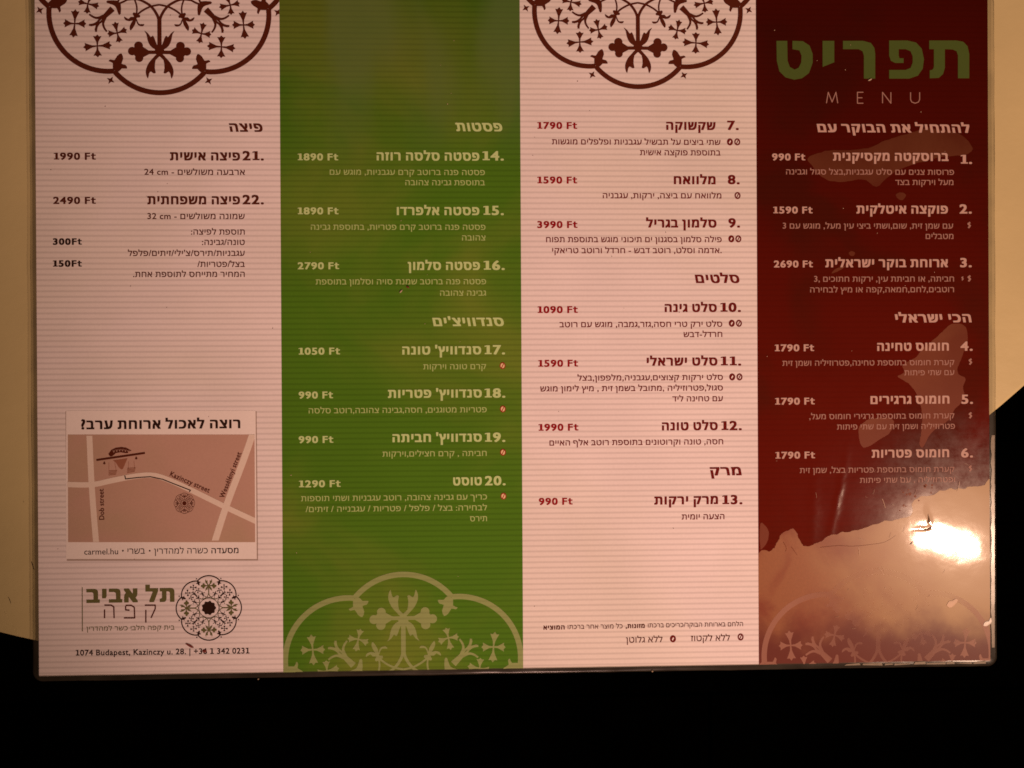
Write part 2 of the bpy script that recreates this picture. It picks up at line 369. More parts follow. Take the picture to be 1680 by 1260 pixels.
# ------------------------------------------------------------------ polygons
def union(polys, contours=None):
    """union of simple polygons (and non-zero filled contours) as 2-D triangles"""
    vs = []; es = []
    for p in polys + (contours or []):
        b = len(vs); n = len(p); vs += [Vector((q[0], q[1])) for q in p]; es += [(b+i, b+(i+1) % n) for i in range(n)]
    ov, oe, of, *_ = delaunay_2d_cdt(vs, es, [], 0, 1e-5)
    bb = [(min(q[0] for q in p), max(q[0] for q in p), min(q[1] for q in p), max(q[1] for q in p), p) for p in polys]
    def wind(x, y, p):
        c = 0; n = len(p)
        for i in range(n):
            x0, y0 = p[i]; x1, y1 = p[(i+1) % n]
            if (y0 <= y) != (y1 <= y):
                if x0+(y-y0)/(y1-y0)*(x1-x0) > x: c += 1 if y1 > y0 else -1
        return c
    keep = []
    for t in of:
        x = sum(ov[i].x for i in t)/3; y = sum(ov[i].y for i in t)/3; ok = False
        for x0, x1, y0, y1, p in bb:
            if x0 <= x <= x1 and y0 <= y <= y1 and wind(x, y, p): ok = True; break
        if not ok and contours: ok = sum(wind(x, y, p) for p in contours) != 0
        if ok: keep.append(tuple(t))
    used = sorted({i for t in keep for i in t}); mp = {u: i for i, u in enumerate(used)}
    return [(ov[u].x, ov[u].y) for u in used], [tuple(mp[i] for i in t) for t in keep]
def stroke(pts, w0, w1=None):
    """thick polyline as overlapping quads with round joints"""
    w1 = w0 if w1 is None else w1; out = []; n = len(pts)
    W = [w0+(w1-w0)*i/(n-1) for i in range(n)]
    for i in range(n-1):
        (ax, ay), (bx, by) = pts[i], pts[i+1]; l = math.hypot(bx-ax, by-ay) or 1; nx, ny = -(by-ay)/l, (bx-ax)/l
        a, b = W[i]/2, W[i+1]/2
        out.append([(ax+nx*a, ay+ny*a), (ax-nx*a, ay-ny*a), (bx-nx*b, by-ny*b), (bx+nx*b, by+ny*b)])
    for i in range(1, n-1): out.append(disc(pts[i], W[i]/2, 8, 0.2))
    return out
def disc(c, r, n=16, ph=0.0, ry=None):
    return [(c[0]+r*math.cos(ph+2*math.pi*i/n), c[1]+(ry or r)*math.sin(ph+2*math.pi*i/n)) for i in range(n)]
def smooth(pts, n=4, closed=False):
    out = []; m = len(pts)
    for i in range(m if closed else m-1):
        g = (lambda q: pts[q % m]) if closed else (lambda q: pts[min(max(q, 0), m-1)])
        p0, p1, p2, p3 = g(i-1), g(i), g(i+1), g(i+2)
        for s in range(n):
            t = s/n
            out.append(tuple(0.5*(2*p1[k]+(p2[k]-p0[k])*t+(2*p0[k]-5*p1[k]+4*p2[k]-p3[k])*t*t+(3*p1[k]-p0[k]-3*p2[k]+p3[k])*t**3) for k in (0, 1)))
    if not closed: out.append(tuple(pts[-1]))
    return out
def flat(name, tv, tf, z, parent, mat, M2=None):
    v = [(x, y, z) for x, y in tv]
    # face up
    f = []
    for t in tf:
        a, b, c = (v[i] for i in t)
        f.append(t if (b[0]-a[0])*(c[1]-a[1])-(b[1]-a[1])*(c[0]-a[0]) > 0 else t[::-1])
    return mesh(name, v, f, parent, mat)
def clip(tv, tf, x0, x1, y0, y1):
    """clip triangles to a rectangle"""
    ov = []; of = []
    for t in tf:
        p = [tv[i] for i in t]
        for ax, lim, sg in ((0, x0, 1), (0, x1, -1), (1, y0, 1), (1, y1, -1)):
            q = []
            for i in range(len(p)):
                a, b = p[i], p[(i+1) % len(p)]; da, db = sg*(a[ax]-lim), sg*(b[ax]-lim)
                if da >= 0: q.append(a)
                if (da >= 0) != (db >= 0):
                    s = da/(da-db); q.append((a[0]+(b[0]-a[0])*s, a[1]+(b[1]-a[1])*s))
            p = q
            if len(p) < 3: break
        if len(p) >= 3:
            b = len(ov); ov += p; of += [(b, b+i, b+i+1) for i in range(1, len(p)-1)]
    return ov, of
def pxpoly(name, polys, z, parent, mat):
    """polygons given as photo pixels of print on the sheet"""
    tv, tf = union([[px(x, y) for x, y in p] for p in polys])
    return flat(name, tv, tf, z, parent, mat)

# ------------------------------------------------------------------ lettering
_tmp = {}
def _tobj():
    c = bpy.data.curves.new('glyph_source', 'FONT'); o = bpy.data.objects.new('glyph_source', c); COL.objects.link(o); return o
TO = _tobj()
def _dim(s):
    TO.data.body = s; bpy.context.view_layer.update(); return TO.dimensions.x
HH = _dim('HH')
def contours(ch, res=3):
    TO.data.body = ch; bpy.context.view_layer.update()
    dg = bpy.context.evaluated_depsgraph_get(); cu = TO.evaluated_get(dg).to_curve(dg); out = []
    for sp in cu.splines:
        bp = sp.bezier_points; pts = []; n = len(bp)
        for i in range(n):
            a, b = bp[i], bp[(i+1) % n]
            P0, P1, P2, P3 = a.co, a.handle_right, b.handle_left, b.co
            chord = (P3-P0).length
            dev = (P1-P0).cross(P3-P0).length + (P2-P3).cross(P3-P0).length
            k = 1 if dev < 1e-6 else res
            for s in range(k):
                t = s/k; q = P0*(1-t)**3+P1*3*t*(1-t)**2+P2*3*t*t*(1-t)+P3*t**3; pts.append((q.x, q.y))
        if len(pts) > 2: out.append(pts)
    TO.evaluated_get(dg).to_curve_clear()
    return out
def hull(pts):
    pts = sorted(set(pts)); 
    def half(ps):
        h = []
        for p in ps:
            while len(h) > 1 and (h[-1][0]-h[-2][0])*(p[1]-h[-2][1])-(h[-1][1]-h[-2][1])*(p[0]-h[-2][0]) <= 1e-12: h.pop()
            h.append(p)
        return h
    return half(pts)[:-1]+half(pts[::-1])[:-1]
GC = {}
def glyph(ch, bold):
    key = (ch, bold)
    if key in GC: return GC[key]
    adv = _dim('H'+ch+'H')-HH if ch != ' ' else _dim('H H')-HH
    if ch == ' ': GC[key] = ([], [], adv); return GC[key]
    con = contours(ch); px_, py_ = bold
    if ch == '1' and px_ > 0:     # a one with flag and foot
        st = 0.13+2*px_; a = 0.50
        con = [[(0.06, 0), (a, 0), (a, 0.10), (0.28+st/2, 0.10), (0.28+st/2, 0.69), (0.20, 0.69), (0.05, 0.655), (0.05, 0.57), (0.28-st/2, 0.60), (0.28-st/2, 0.10), (0.06, 0.10)]]
        pens = []; adv = 0.56
    elif ch == 't' and px_ > 0.03:
        con = []; adv = 0.44
        pens = [[(0.09, 0.10), (0.25, 0.10), (0.25, 0.66), (0.09, 0.66)], [(0, 0.40), (0.40, 0.40), (0.40, 0.51), (0, 0.51)],
                [(0.09, 0.12), (0.12, 0.03), (0.20, 0), (0.41, 0), (0.41, 0.11), (0.29, 0.11), (0.25, 0.15), (0.25, 0.2), (0.09, 0.2)]]
    else:
        pens = []
        if px_ or py_:
            for p in con:
                for i in range(len(p)):
                    a, b = p[i], p[(i+1) % len(p)]
                    pens.append(hull([(q[0]+sx*px_, q[1]+sy*py_) for q in (a, b) for sx in (-1, 1) for sy in (-1, 1)]))
        adv += 2*px_
    tv, tf = union(pens, con)
    GC[key] = (tv, tf, adv); return GC[key]
def height(ch):
    return max(q[1] for p in contours(ch) for q in p)
HH_HE = height('ה'); HH_D = height('7')
def isltr(c): return c.isascii() and c.isalnum() or c in 'éë'
def bidi(s):
    if not any('\u0590' <= c <= '\u05ff' for c in s): return s
    r = s[::-1]; out = ''; i = 0
    while i < len(r):
        if isltr(r[i]):
            j = i
            while j < len(r) and (isltr(r[j]) or (r[j] in '. ' and j+1 < len(r) and isltr(r[j+1]))): j += 1
            out += r[i:j][::-1]; i = j
        else: out += r[i]; i += 1
    return out
REG, SEMI, BOLD, HEAVY = (0.003, 0.002), (0.016, 0.010), (0.044, 0.025), (0.058, 0.038)
def text(name, s, xl, xr, yb, hpx, parent, mat, bold=REG, z=0.10, shear=0.0, p0=None, p1=None, squash=1.0):
    """s between photo pixels xl and xr, baseline yb, letters hpx tall"""
    he = any('\u0590' <= c <= '\u05ff' for c in s)
    a = Vector(p0 or px(xl, yb)); b = Vector(p1 or px(xr, yb))
    if p0 is None:
        m = px((xl+xr)/2, yb); a.y = b.y = m[1]
    else: pass
    d = b-a; ln = d.length; d.normalize(); nrm = Vector((-d.y, d.x))
    vs_ = bidi(s); cur = 0; parts = []
    for ch in vs_:
        tv, tf, adv = glyph(ch, bold); parts.append((tv, tf, cur)); cur += adv
    xs = [x+c for tv, tf, c in parts for x, y in tv]; x0, x1 = min(xs), max(xs)
    sx = ln/(x1-x0); sy = hpx/3.72/((HH_HE if he else HH_D)+2*bold[1])
    v = []; f = []
    for tv, tf, c in parts:
        base = len(v)
        for x, y in tv:
            X = (x+c-x0)*sx; Y = y*sy; X += shear*Y
            q = a+d*X+nrm*Y; v.append((q.x, q.y))
        f += [tuple(base+i for i in t) for t in tf]
    return flat(name, v, f, z, parent, mat)

def item(col, num, nx0, nx1, name, x0, x1, price, p0, p1, yn, yp, mats, nb=None):
    P = panels[col]
    if num: text('item_number', num, nx0, nx1, nb or yn, 15.3, P, mats[0], (0.036, 0.022))
    if name: text('item_name', name, x0, x1, yn, 13.3, P, mats[0], BOLD)
    if price: text('price', price, p0, p1, yp, 11.4, P, mats[1], (0.036, 0.022))
def desc(col, s, x0, x1, y, mat): text('description', s, x0, x1, y, 8.4, panels[col], mat, (0.014, 0.009))
def head(col, s, x0, x1, y, mat): text('section_title', s, x0, x1, y, 13.8, panels[col], mat, BOLD, shear=-0.18)

c0 = (MBROWN, MBROWN)
head(0, 'פיצה', 378, 432, 216, MBROWN)
item(0, '21.', 398, 433, 'פיצה אישית', 279, 394, '1990 Ft', 88.5, 157.5, 263, 262, c0)
desc(0, 'ארבעה משולשים - 24 cm', 237, 402, 287, MBROWN)
item(0, '22.', 398, 433, 'פיצה משפחתית', 242, 394, '2490 Ft', 87.5, 157.5, 335, 334.5, c0)
for s, x0, y in (('שמונה משולשים - 32 cm', 242, 359.5), ('תוספת לפיצה:', 313.5, 385), ('טונה/גבינה:', 331.5, 402), ("עגבניות/תירס/צ'ילי/זיתים/פלפל", 210, 420),
                 ('בצל/פטריות/', 324, 438), ('המחיר מתייחס לתוספת אחת.', 218.5, 454.5)):
    desc(0, s, x0, 401.7, y, MBROWN)
text('price', '300Ft', 87, 134.5, 401.5, 10.5, panels[0], MBLACK, BOLD)
text('price', '150Ft', 87, 134.5, 437.5, 10.5, panels[0], MBLACK, BOLD)

c1 = (MCREAM, MCREAM)
head(1, 'פסטות', 749, 825, 215, MCREAM)
item(1, '14.', 791.5, 826.5, 'פסטה סלסה רוזה', 618, 786.5, '1890 Ft', 488.5, 555, 263, 263, c1)
desc(1, 'פסטה פנה ברוטב קרם עגבניות, מוגש עם', 541, 795.5, 287, MCREAMD)
desc(1, 'בתוספת גבינה צהובה', 665, 795.5, 304, MCREAMD)
item(1, '15.', 793, 826.5, 'פסטה אלפרדו', 651, 786.5, '1890 Ft', 488.5, 555.5, 352.5, 351.5, c1)
desc(1, 'פסטה פנה ברוטב קרם פטריות, בתוספת גבינה', 510, 796.5, 377, MCREAMD)
desc(1, 'צהובה', 758, 796.5, 394.5, MCREAMD)
item(1, '16.', 793.5, 828, 'פסטה סלמון', 669, 787.5, '2790 Ft', 488.5, 556.5, 442.5, 441.5, c1)
desc(1, 'פסטה פנה ברוטב שמנת סויה וסלמון בתוספת', 518, 797.5, 466.5, MCREAMD)
desc(1, 'גבינה צהובה', 722, 797.5, 485, MCREAMD)
head(1, "סנדוויצ'ים", 711.5, 827.5, 534.5, MCREAM)
item(1, '17.', 795, 828.5, "סנדוויץ' טונה", 660, 789.5, '1050 Ft', 490, 558, 581, 581.5, c1)
desc(1, 'קרם טונה וירקות', 694.5, 797.5, 605.7, MCREAMD)
item(1, '18.', 795, 829, "סנדוויץ' פטריות", 636.5, 790.5, '990 Ft', 490, 546.5, 652, 653.5, c1)
desc(1, 'פטריות מטוגנים, חסה,גבינה צהובה,רוטב סלסה', 506.5, 798.5, 677.2, MCREAMD)
item(1, '19.', 795.5, 829, "סנדוויץ' חביתה", 644, 790.5, '990 Ft', 490, 547, 724.5, 726.5, c1)
desc(1, 'חביתה , קרם חצילים,וירקות', 627.5, 798.5, 748.5, MCREAMD)
item(1, '20.', 795.5, 829.5, 'טוסט', 743.5, 790.5, '1290 Ft', 490.5, 559, 795.7, 799, c1)
desc(1, 'כריך עם גבינה צהובה, רוטב עגבניות ושתי תוספות', 494, 799, 820.8, MCREAMD)
desc(1, 'לבחירה: בצל / פלפל / פטריות / עגבנייה / זיתים/', 501.5, 799, 838.5, MCREAMD)
desc(1, 'תירס', 771, 799, 855, MCREAMD)

c2 = (MDRED, MPRED)
item(2, '7.', 1193, 1212, 'שקשוקה', 1093, 1174, '1790 Ft', 881.5, 947, 213, 211.5, c2)
desc(2, 'שתי ביצים על תבשיל עגבניות ופלפלים מוגשות', 905.5, 1182, 237.5, MDRED)
desc(2, 'בתוספת פוקצה אישית', 1050, 1182, 255, MDRED)
item(2, '8.', 1194, 1213.5, 'מלוואח', 1105.5, 1174, '1590 Ft', 881.5, 947, 302, 301, c2)
desc(2, 'מלוואח עם ביצה, ירקות, עגבניה', 989, 1183.5, 325.5, MDRED)
item(2, '9.', 1195, 1214, 'סלמון בגריל', 1060, 1175.5, '3990 Ft', 881.5, 947.5, 373, 374, c2)
desc(2, 'פילה סלמון בסגנון ים תיכוני מוגש בתוספת תפוח', 896, 1184, 397.5, MDRED)
desc(2, '.אדמה וסלט, רוטב דבש - חרדל ורוטב טריאקי', 906, 1184, 415.5, MDRED)
head(2, 'סלטים', 1142, 1214, 464, MDRED)
item(2, '10.', 1182, 1215.5, 'סלט גינה', 1090.5, 1176, '1090 Ft', 882, 948, 511.5, 513.5, c2)
desc(2, 'סלט ירק טרי חסה,גזר,גמבה, מוגש עם רוטב', 918, 1185, 536.5, MDRED)
desc(2, 'חרדל-דבש', 1121.5, 1185, 553, MDRED)
item(2, '11.', 1182.5, 1216, 'סלט ישראלי', 1061, 1177, '1590 Ft', 883, 948.5, 599.5, 601.5, c2)
desc(2, 'סלט ירקות קצוצים,עגבניה,מלפפון,בצל', 947.5, 1186, 624, MDRED)
desc(2, 'סגול,פטרוזיליה ,מתובל בשמן זית , מיץ לימון מוגש', 886.5, 1186, 641.5, MDRED)
desc(2, 'עם טחינה ליד', 1103, 1186, 658.5, MDRED)
item(2, '12.', 1183.5, 1217, 'סלט טונה', 1086, 1177.5, '1990 Ft', 883.5, 949, 705.5, 706.5, c2)
desc(2, 'חסה, טונה וקרוטונים בתוספת רוטב אלף האיים', 901.5, 1186.5, 730, MDRED)
head(2, 'מרק', 1166.5, 1217, 779.5, MDRED)
item(2, '13.', 1185, 1218, 'מרק ירקות', 1073.5, 1178, '990 Ft', 884, 939.5, 827, 828, c2)
desc(2, 'הצעה יומית', 1118.5, 1188.5, 852, MDRED)
for s, x0, x1, bd in (('המוציא', 891.5, 926.5, BOLD), ('כל מוצר אחר ברכתו', 931.5, 1021.5, REG), ('מזונות,', 1026.5, 1057.8, BOLD), ('הלחם בארוחת הבוקר/כריכים ברכתו', 1063, 1219, REG)):
    text('footnote', s, x0, x1, 1033.0-6.0*((x0+x1)/2-891)/328, 6.6, panels[2], MBROWN, bd)
text('legend', 'ללא לקטוז', 1133.5, 1197.5, 1051.5, 8.8, panels[2], MBROWN, (0.004, 0.003))
text('legend', 'ללא גלוטן', 1027, 1087, 1054, 8.8, panels[2], MBROWN, (0.004, 0.003))

c3 = (MPINK, MPINK)
head(3, 'להתחיל את הבוקר עם', 1342, 1592, 217, MPINK)
item(3, '1.', 1576, 1594.5, 'ברוסקטה מקסיקנית', 1366.5, 1556, '990 Ft', 1266.5, 1321, 263.5, 263, c3, 268.5)
desc(3, 'פרוסות צנים עם סלט עגבניות,בצל סגול וגבינה', 1289.5, 1565, 286.5, MPINKD)
desc(3, 'מעל וירקות בצד', 1468.5, 1564, 303.5, MPINKD)
item(3, '2.', 1574, 1594, 'פוקצה איטלקית', 1405, 1555, '1590 Ft', 1268.5, 1333, 350, 350, c3)
desc(3, 'עם שמן זית, שום,ושתי ביצי עין מעל, מוגש עם 3', 1284, 1563.5, 375, MPINKD)
desc(3, 'מטבלים', 1518.5, 1564, 392, MPINKD)
item(3, '3.', 1575, 1594, 'ארוחת בוקר ישראלית', 1354, 1555, '2690 Ft', 1269.5, 1333.5, 438, 438.5, c3)
desc(3, 'חביתה, או חביתת עין, ירקות חתוכים ,3', 1335.5, 1565, 462, MPINKD)
desc(3, 'רוטבים,לחם,חמאה,קפה או מיץ לבחירה', 1329, 1565, 479.5, MPINKD)
head(3, 'הכי ישראלי', 1470, 1594, 528.5, MPINK)
item(3, '4.', 1575.5, 1595.5, 'חומוס טחינה', 1439, 1556.5, '1790 Ft', 1271, 1335.5, 575, 576, c3)
desc(3, 'קערת חומוס בתוספת טחינה,פטרוזיליה ושמן זית', 1283.5, 1565.5, 599.5, MPINKD)
desc(3, 'עם שתי פיתות', 1483.5, 1565.5, 615.5, MPINKD)
item(3, '5.', 1577, 1596, 'חומוס גרגירים', 1428, 1557.5, '1790 Ft', 1271.5, 1336.5, 662, 663.5, c3)
desc(3, 'קערת חומוס בתוספת גרגירי חומוס מעל,', 1327.5, 1565.5, 687, MPINKD)
desc(3, 'פטרוזיליה ושמן זית עם שתי פיתות', 1373, 1566.5, 704, MPINKD)
item(3, '6.', 1576.5, 1596, 'חומוס פטריות', 1430, 1557, '1790 Ft', 1272, 1337, 750, 752, c3)
desc(3, 'קערת חומוס בתוספת פטריות בצל, שמן זית', 1312, 1565.5, 775, MPINKD)
desc(3, 'ופטרוזיליה , עם שתי פיתות', 1410.5, 1566.5, 791.5, MPINKD)
for ch, x0, x1 in (('M', 545, 610), ('E', 723, 757), ('N', 867, 915), ('U', 1028, 1080)):
    # thin letters drawn as strokes
    X0, X1, T, B = 1200+x0/3.5, 1200+x1/3.5, 151.5, 169.5; W = 1.5; mx = (X0+X1)/2
    sg = {'M': [[(X0, B), (X0+3, T), (mx, B-2), (X1-3, T), (X1, B)]], 'E': [[(X1, T), (X0, T), (X0, B), (X1, B)], [(X0, (T+B)/2), (X1-1.5, (T+B)/2)]],
          'N': [[(X0, B), (X0, T), (X1, B), (X1, T)]], 'U': [[(X0, T), (X0, B-6), (X0+2, B-2), (mx, B), (X1-2, B-2), (X1, B-6), (X1, T)]]}[ch]
    pl = []
    for s in sg: pl += stroke(s, W)
    pxpoly('title_letter', pl, 0.10, panels[3], MPINKD)
def t4(pts, n=0): 
    p = [(1200+x/3.5, y/3.5) for x, y in pts]; return p
TL = {
 'tav': [[(1135, 233), (1290, 233), (1330, 240), (1355, 265), (1365, 310), (1365, 450), (1300, 450), (1300, 320), (1292, 295), (1270, 285), (1225, 283), (1225, 390), (1215, 425), (1190, 448), (1138, 450), (1138, 405), (1155, 400), (1162, 385), (1162, 283), (1135, 283)]],
 'pe': [[(905, 233), (1010, 233), (1060, 245), (1092, 280), (1105, 340), (1098, 395), (1070, 435), (1020, 452), (905, 452), (905, 402), (1000, 402), (1028, 390), (1040, 360), (1040, 325), (1028, 295), (1000, 283), (960, 283), (960, 320), (965, 335), (988, 335), (988, 362), (940, 362), (915, 350), (905, 320)]],
 'resh': [[(640, 235), (755, 235), (800, 247), (820, 275), (825, 310), (825, 452), (760, 452), (760, 320), (752, 295), (730, 283), (640, 283)]],
 'yod': [[(523, 235), (590, 235), (590, 358), (523, 385)]],
 'tet': [[(258, 235), (320, 235), (322, 350), (335, 385), (362, 400), (385, 390), (400, 360), (402, 320), (390, 290), (350, 283), (350, 235), (410, 237), (448, 262), (466, 310), (466, 360), (445, 420), (405, 450), (360, 458), (310, 445), (275, 410), (260, 350)]]}
for p in TL.values(): pxpoly('title_letter', [t4(q) for q in p], 0.10, panels[3], MTITLE)

# diet icons
def icon(x, y, kind, parent, mats, r=4.6):
    c = px(x, y); r = r/3.72; rx = r*0.86
    sl = [(c[0]-rx*0.55, c[1]-r*0.75), (c[0]-rx*0.25, c[1]-r*0.75), (c[0]+rx*0.6, c[1]+r*0.75), (c[0]+rx*0.3, c[1]+r*0.75)]
    n = 14; out = disc(c, rx, n, 0, r)
    if kind == 'ring':
        i = disc(c, rx*0.56, n, 0, r*0.62); P = [[out[k], out[(k+1) % n], i[(k+1) % n], i[k]] for k in range(n)]+[sl]
        flat('diet_icon', *union(P), 0.10, parent, mats[0])
    else:
        flat('diet_icon', *union([out]), 0.10, parent, mats[0])
        i = disc(c, rx*0.7, n, 0, r*0.74)
        if kind == 'green':
            o = flat('diet_icon', *union([i]), 0.14, parent, mats[1]); flat('diet_icon', *union([sl]), 0.18, parent, mats[0])
        else:
            flat('diet_icon', *union([[(c[0]-rx*0.35, c[1]-r*0.15), (c[0]-rx*0.1, c[1]-r*0.5), (c[0]+rx*0.35, c[1]+r*0.15), (c[0]+rx*0.1, c[1]+r*0.5)]]), 0.14, parent, mats[1])
for x, y in ((824.5, 600), (825, 671), (825.2, 742), (826, 814)): icon(x, y, 'green', panels[1], (MPRED, MORANGE), 5.6)
for x, y in ((1197.5, 233), (1199.8, 392), (1200.5, 530.5), (1201.2, 618.5), (1104, 1048)): icon(x, y, 'fill', panels[2], (MDRED, MCARD), 5.9)
for x, y in ((1209.5, 233), (1210, 321), (1211.3, 392), (1212.3, 530.5), (1213.2, 618.5), (1215, 1045)): icon(x, y, 'ring', panels[2], (MDRED, MCARD), 5.9)
for x, y in ((1590, 369.5), (1590.2, 457), (1592, 593.5), (1592, 681.5), (1592, 768.5), (1579, 457)):
    c = px(x, y); r = 1.25 if x > 1580 else 0.8
    P = stroke([(c[0]+0.35*r, c[1]+r), (c[0]-0.4*r, c[1]+0.5*r), (c[0]+0.3*r, c[1]-0.2*r), (c[0]-0.35*r, c[1]-r)], 0.62*r)
    flat('diet_icon', *union(P), 0.10, panels[3], MPINKD)

# ------------------------------------------------------------------ rosette ornament (units: photo pixels about its centre, y down)
def R8(p): return (p[0]/8.4+860-1046, p[1]/8.4+60.5)
def cross8(c, arms, wd):
    out = []; c = R8(c)
    for a in arms:
        a = R8(a); dx, dy = a[0]-c[0], a[1]-c[1]; l = math.hypot(dx, dy); dx /= l; dy /= l; nx, ny = -dy, dx
        P = [(0, 0.9), (0.35*l, 1.6), (0.62*l, wd*0.62), (0.86*l, wd), (0.84*l, wd*0.42), (l, 0)]
        out.append([(c[0]+dx*t+nx*s, c[1]+dy*t+ny*s) for t, s in P]+[(c[0]+dx*t-nx*s, c[1]+dy*t-ny*s) for t, s in P[::-1]])
    return out
def half_sector(foot=False):
    """left half of the bottom sector: (polys of the flower, polys of the ornament)"""
    fl = []; orn = []
    A = lambda *p: [R8(q) for q in p]
    for c, r in (((1290, 585), 58), ((1207, 655), 56), ((1297, 745), 54), ((1292, 665), 74)): fl.append(disc(R8(c), r/8.4, 16))
    fl.append(A((1300, 580), (1350, 600), (1420, 645), (1560, 645), (1560, 690), (1430, 692), (1350, 735), (1290, 760)))
    fl.append(smooth(A((1365, 385), (1415, 420), (1450, 468), (1475, 448), (1500, 490), (1525, 560), (1580, 640), (1500, 628), (1440, 580), (1408, 510), (1392, 430)), 2, True))
    fl.append(smooth(A((1530, 690), (1570, 715), (1512, 770), (1500, 880), (1512, 938), (1480, 945), (1448, 922), (1425, 950), (1410, 1015), (1384, 960), (1385, 890), (1420, 810), (1480, 740)), 2, True))
    fl.append(disc(R8((1562, 650)), 7.5, 16))
    fl += stroke(smooth(A((1562, 230), (1562, 420), (1562, 620)), 2), 6.6)
    fl += stroke(smooth(A((1562, 270), (1535, 180), (1470, 80), (1385, 15), (1270, -30), (1130, -20)), 4), 4.6, 3.4)
    # fleur
    orn.append(disc(R8((1262, 185)), 4.4, 8)); orn.append(disc(R8((1235, 165)), 2.4, 8)); orn.append(disc(R8((1295, 195)), 2.4, 8))
    orn += stroke(smooth(A((1262, 190), (1272, 100), (1258, 20), (1225, -60)), 3), 2.6)
    orn += stroke(smooth(A((1262, 190), (1330, 130), (1440, 70), (1562, 42)), 3), 3.0)
    orn.append(smooth(A((1250, 210), (1190, 205), (1160, 232), (1105, 200), (1120, 245), (1175, 262), (1235, 240)), 2, True))
    orn.append(smooth(A((1262, 215), (1248, 300), (1190, 385), (1175, 335), (1205, 270), (1235, 230)), 2, True))
    orn.append(smooth(A((1262, 215), (1285, 275), (1310, 300), (1368, 298), (1345, 328), (1290, 315), (1262, 265)), 2, True))
    # branch near the diagonal
    orn += stroke(A((965, 108), (850, 215)), 6.5, 5)
    orn += stroke(smooth(A((855, 215), (790, 285), (670, 325)), 3), 4, 2.4)
    orn += stroke(smooth(A((790, 280), (750, 340), (738, 405)), 3), 2.8, 3.4)
    orn += stroke(smooth(A((862, 215), (832, 290), (845, 350), (880, 402)), 3), 4.2, 2.6)
    orn.append(smooth(A((915, 35), (960, 12), (1010, 30), (1060, 20), (1062, 165), (1028, 168), (1010, 90), (960, 48)), 2, True))
    orn += stroke(smooth(A((1040, 30), (1100, 5), (1180, -40)), 2), 3)
    xt = cross8((755, 590), ((755, 440), (945, 580), (760, 740), (570, 610)), 6.6)
    orn += cross8((1015, 420), ((985, 270), (1140, 370), (1045, 545), (885, 430)), 5.6)
    orn.append(smooth(A((955, 900), (955, 815), (900, 790), (925, 766), (975, 775), (1010, 720), (1065, 685), (1090, 755), (1068, 822), (1120, 838), (1140, 885), (1070, 885), (1030, 925)), 2, True))
    c = R8((925, 1040)); st = [(c[0]+(6.8 if k % 2 == 0 else 2.6)*math.cos(0.55+k*math.pi/4), c[1]+(6.8 if k % 2 == 0 else 2.6)*math.sin(0.55+k*math.pi/4)) for k in range(8)]
    if not foot: orn.append(st)
    return fl, orn, xt
def rosette_tris(scale, ringw=8.0, C=113, R=90.5, full=False, foot=False):
    fl, orn, xt = half_sector(foot)
    rot = lambda p, k: [((x, y), (y, -x), (-x, -y), (-y, x))[k] for x, y in p]
    mir = lambda p: [(-x, y) for x, y in p]
    F_ = []; O = []
    ks = range(4)
    for k in ks:
        for p in fl: F_ += [rot(p, k), rot(mir(p), k)]
        for p in orn+([] if foot and k == 0 else xt): O += [rot(p, k), rot(mir(p), k)]
    # lobed outline: arcs of eight circles between cusps
    th = math.radians(22.5)
    # cusp at distance D along the 22.5 deg ray
    D = C*math.cos(th)+math.sqrt(R*R-(C*math.sin(th))**2)
    for k in range(8):
        a0 = k*math.pi/4; cx, cy = C*math.cos(a0), C*math.sin(a0)
        e = math.atan2(D*math.sin(th), D*math.cos(th)-C); n = 22; pts = []
        for i in range(n+1):
            t = a0-e+2*e*i/n; pts.append((cx+R*math.cos(t), cy+R*math.sin(t)))
        O += stroke(pts, ringw)
    if full:
        O += stroke([(62*math.cos(2*math.pi*i/32), 62*math.sin(2*math.pi*i/32)) for i in range(33)], 3)
        O.append([((42+3.5*math.cos(9*t))*math.cos(t), (42+3.5*math.cos(9*t))*math.sin(t)) for t in [2*math.pi*i/72 for i in range(72)]])
    return F_, O
RF, RO = rosette_tris(1)
RT = union(RF+RO)
RFB, ROB = rosette_tris(1, foot=True); RTB = union(RFB+ROB)
def rosette(parent, cx, cy, sc, mat, z, lim, flip=False, T=RT, name='rosette'):
    c = px(cx, cy); s = sc/3.72; g = -1 if flip else 1
    tv = [(c[0]+x*s, c[1]-g*y*s) for x, y in T[0]]
    tv, tf = clip(tv, T[1], *lim)
    return flat(name, tv, tf, z, parent, mat)
rosette(panels[0], 261, -60.5, 1.03, MBROWN, 0.10, (0, 105, 0, 297))
rosette(panels[2], 1046, -60.5, 1.0, MBROWN, 0.10, (210, 315, 0, 297))
rosette(panels[1], 662.5, 1172, 1.125, MROSG, 0.06, (105, 210, 0, 297), True, RTB)
rosette(panels[3], 1441, 1163, 1.125, MROSR, 0.08, (315, 420, 0, 297), True, RTB)

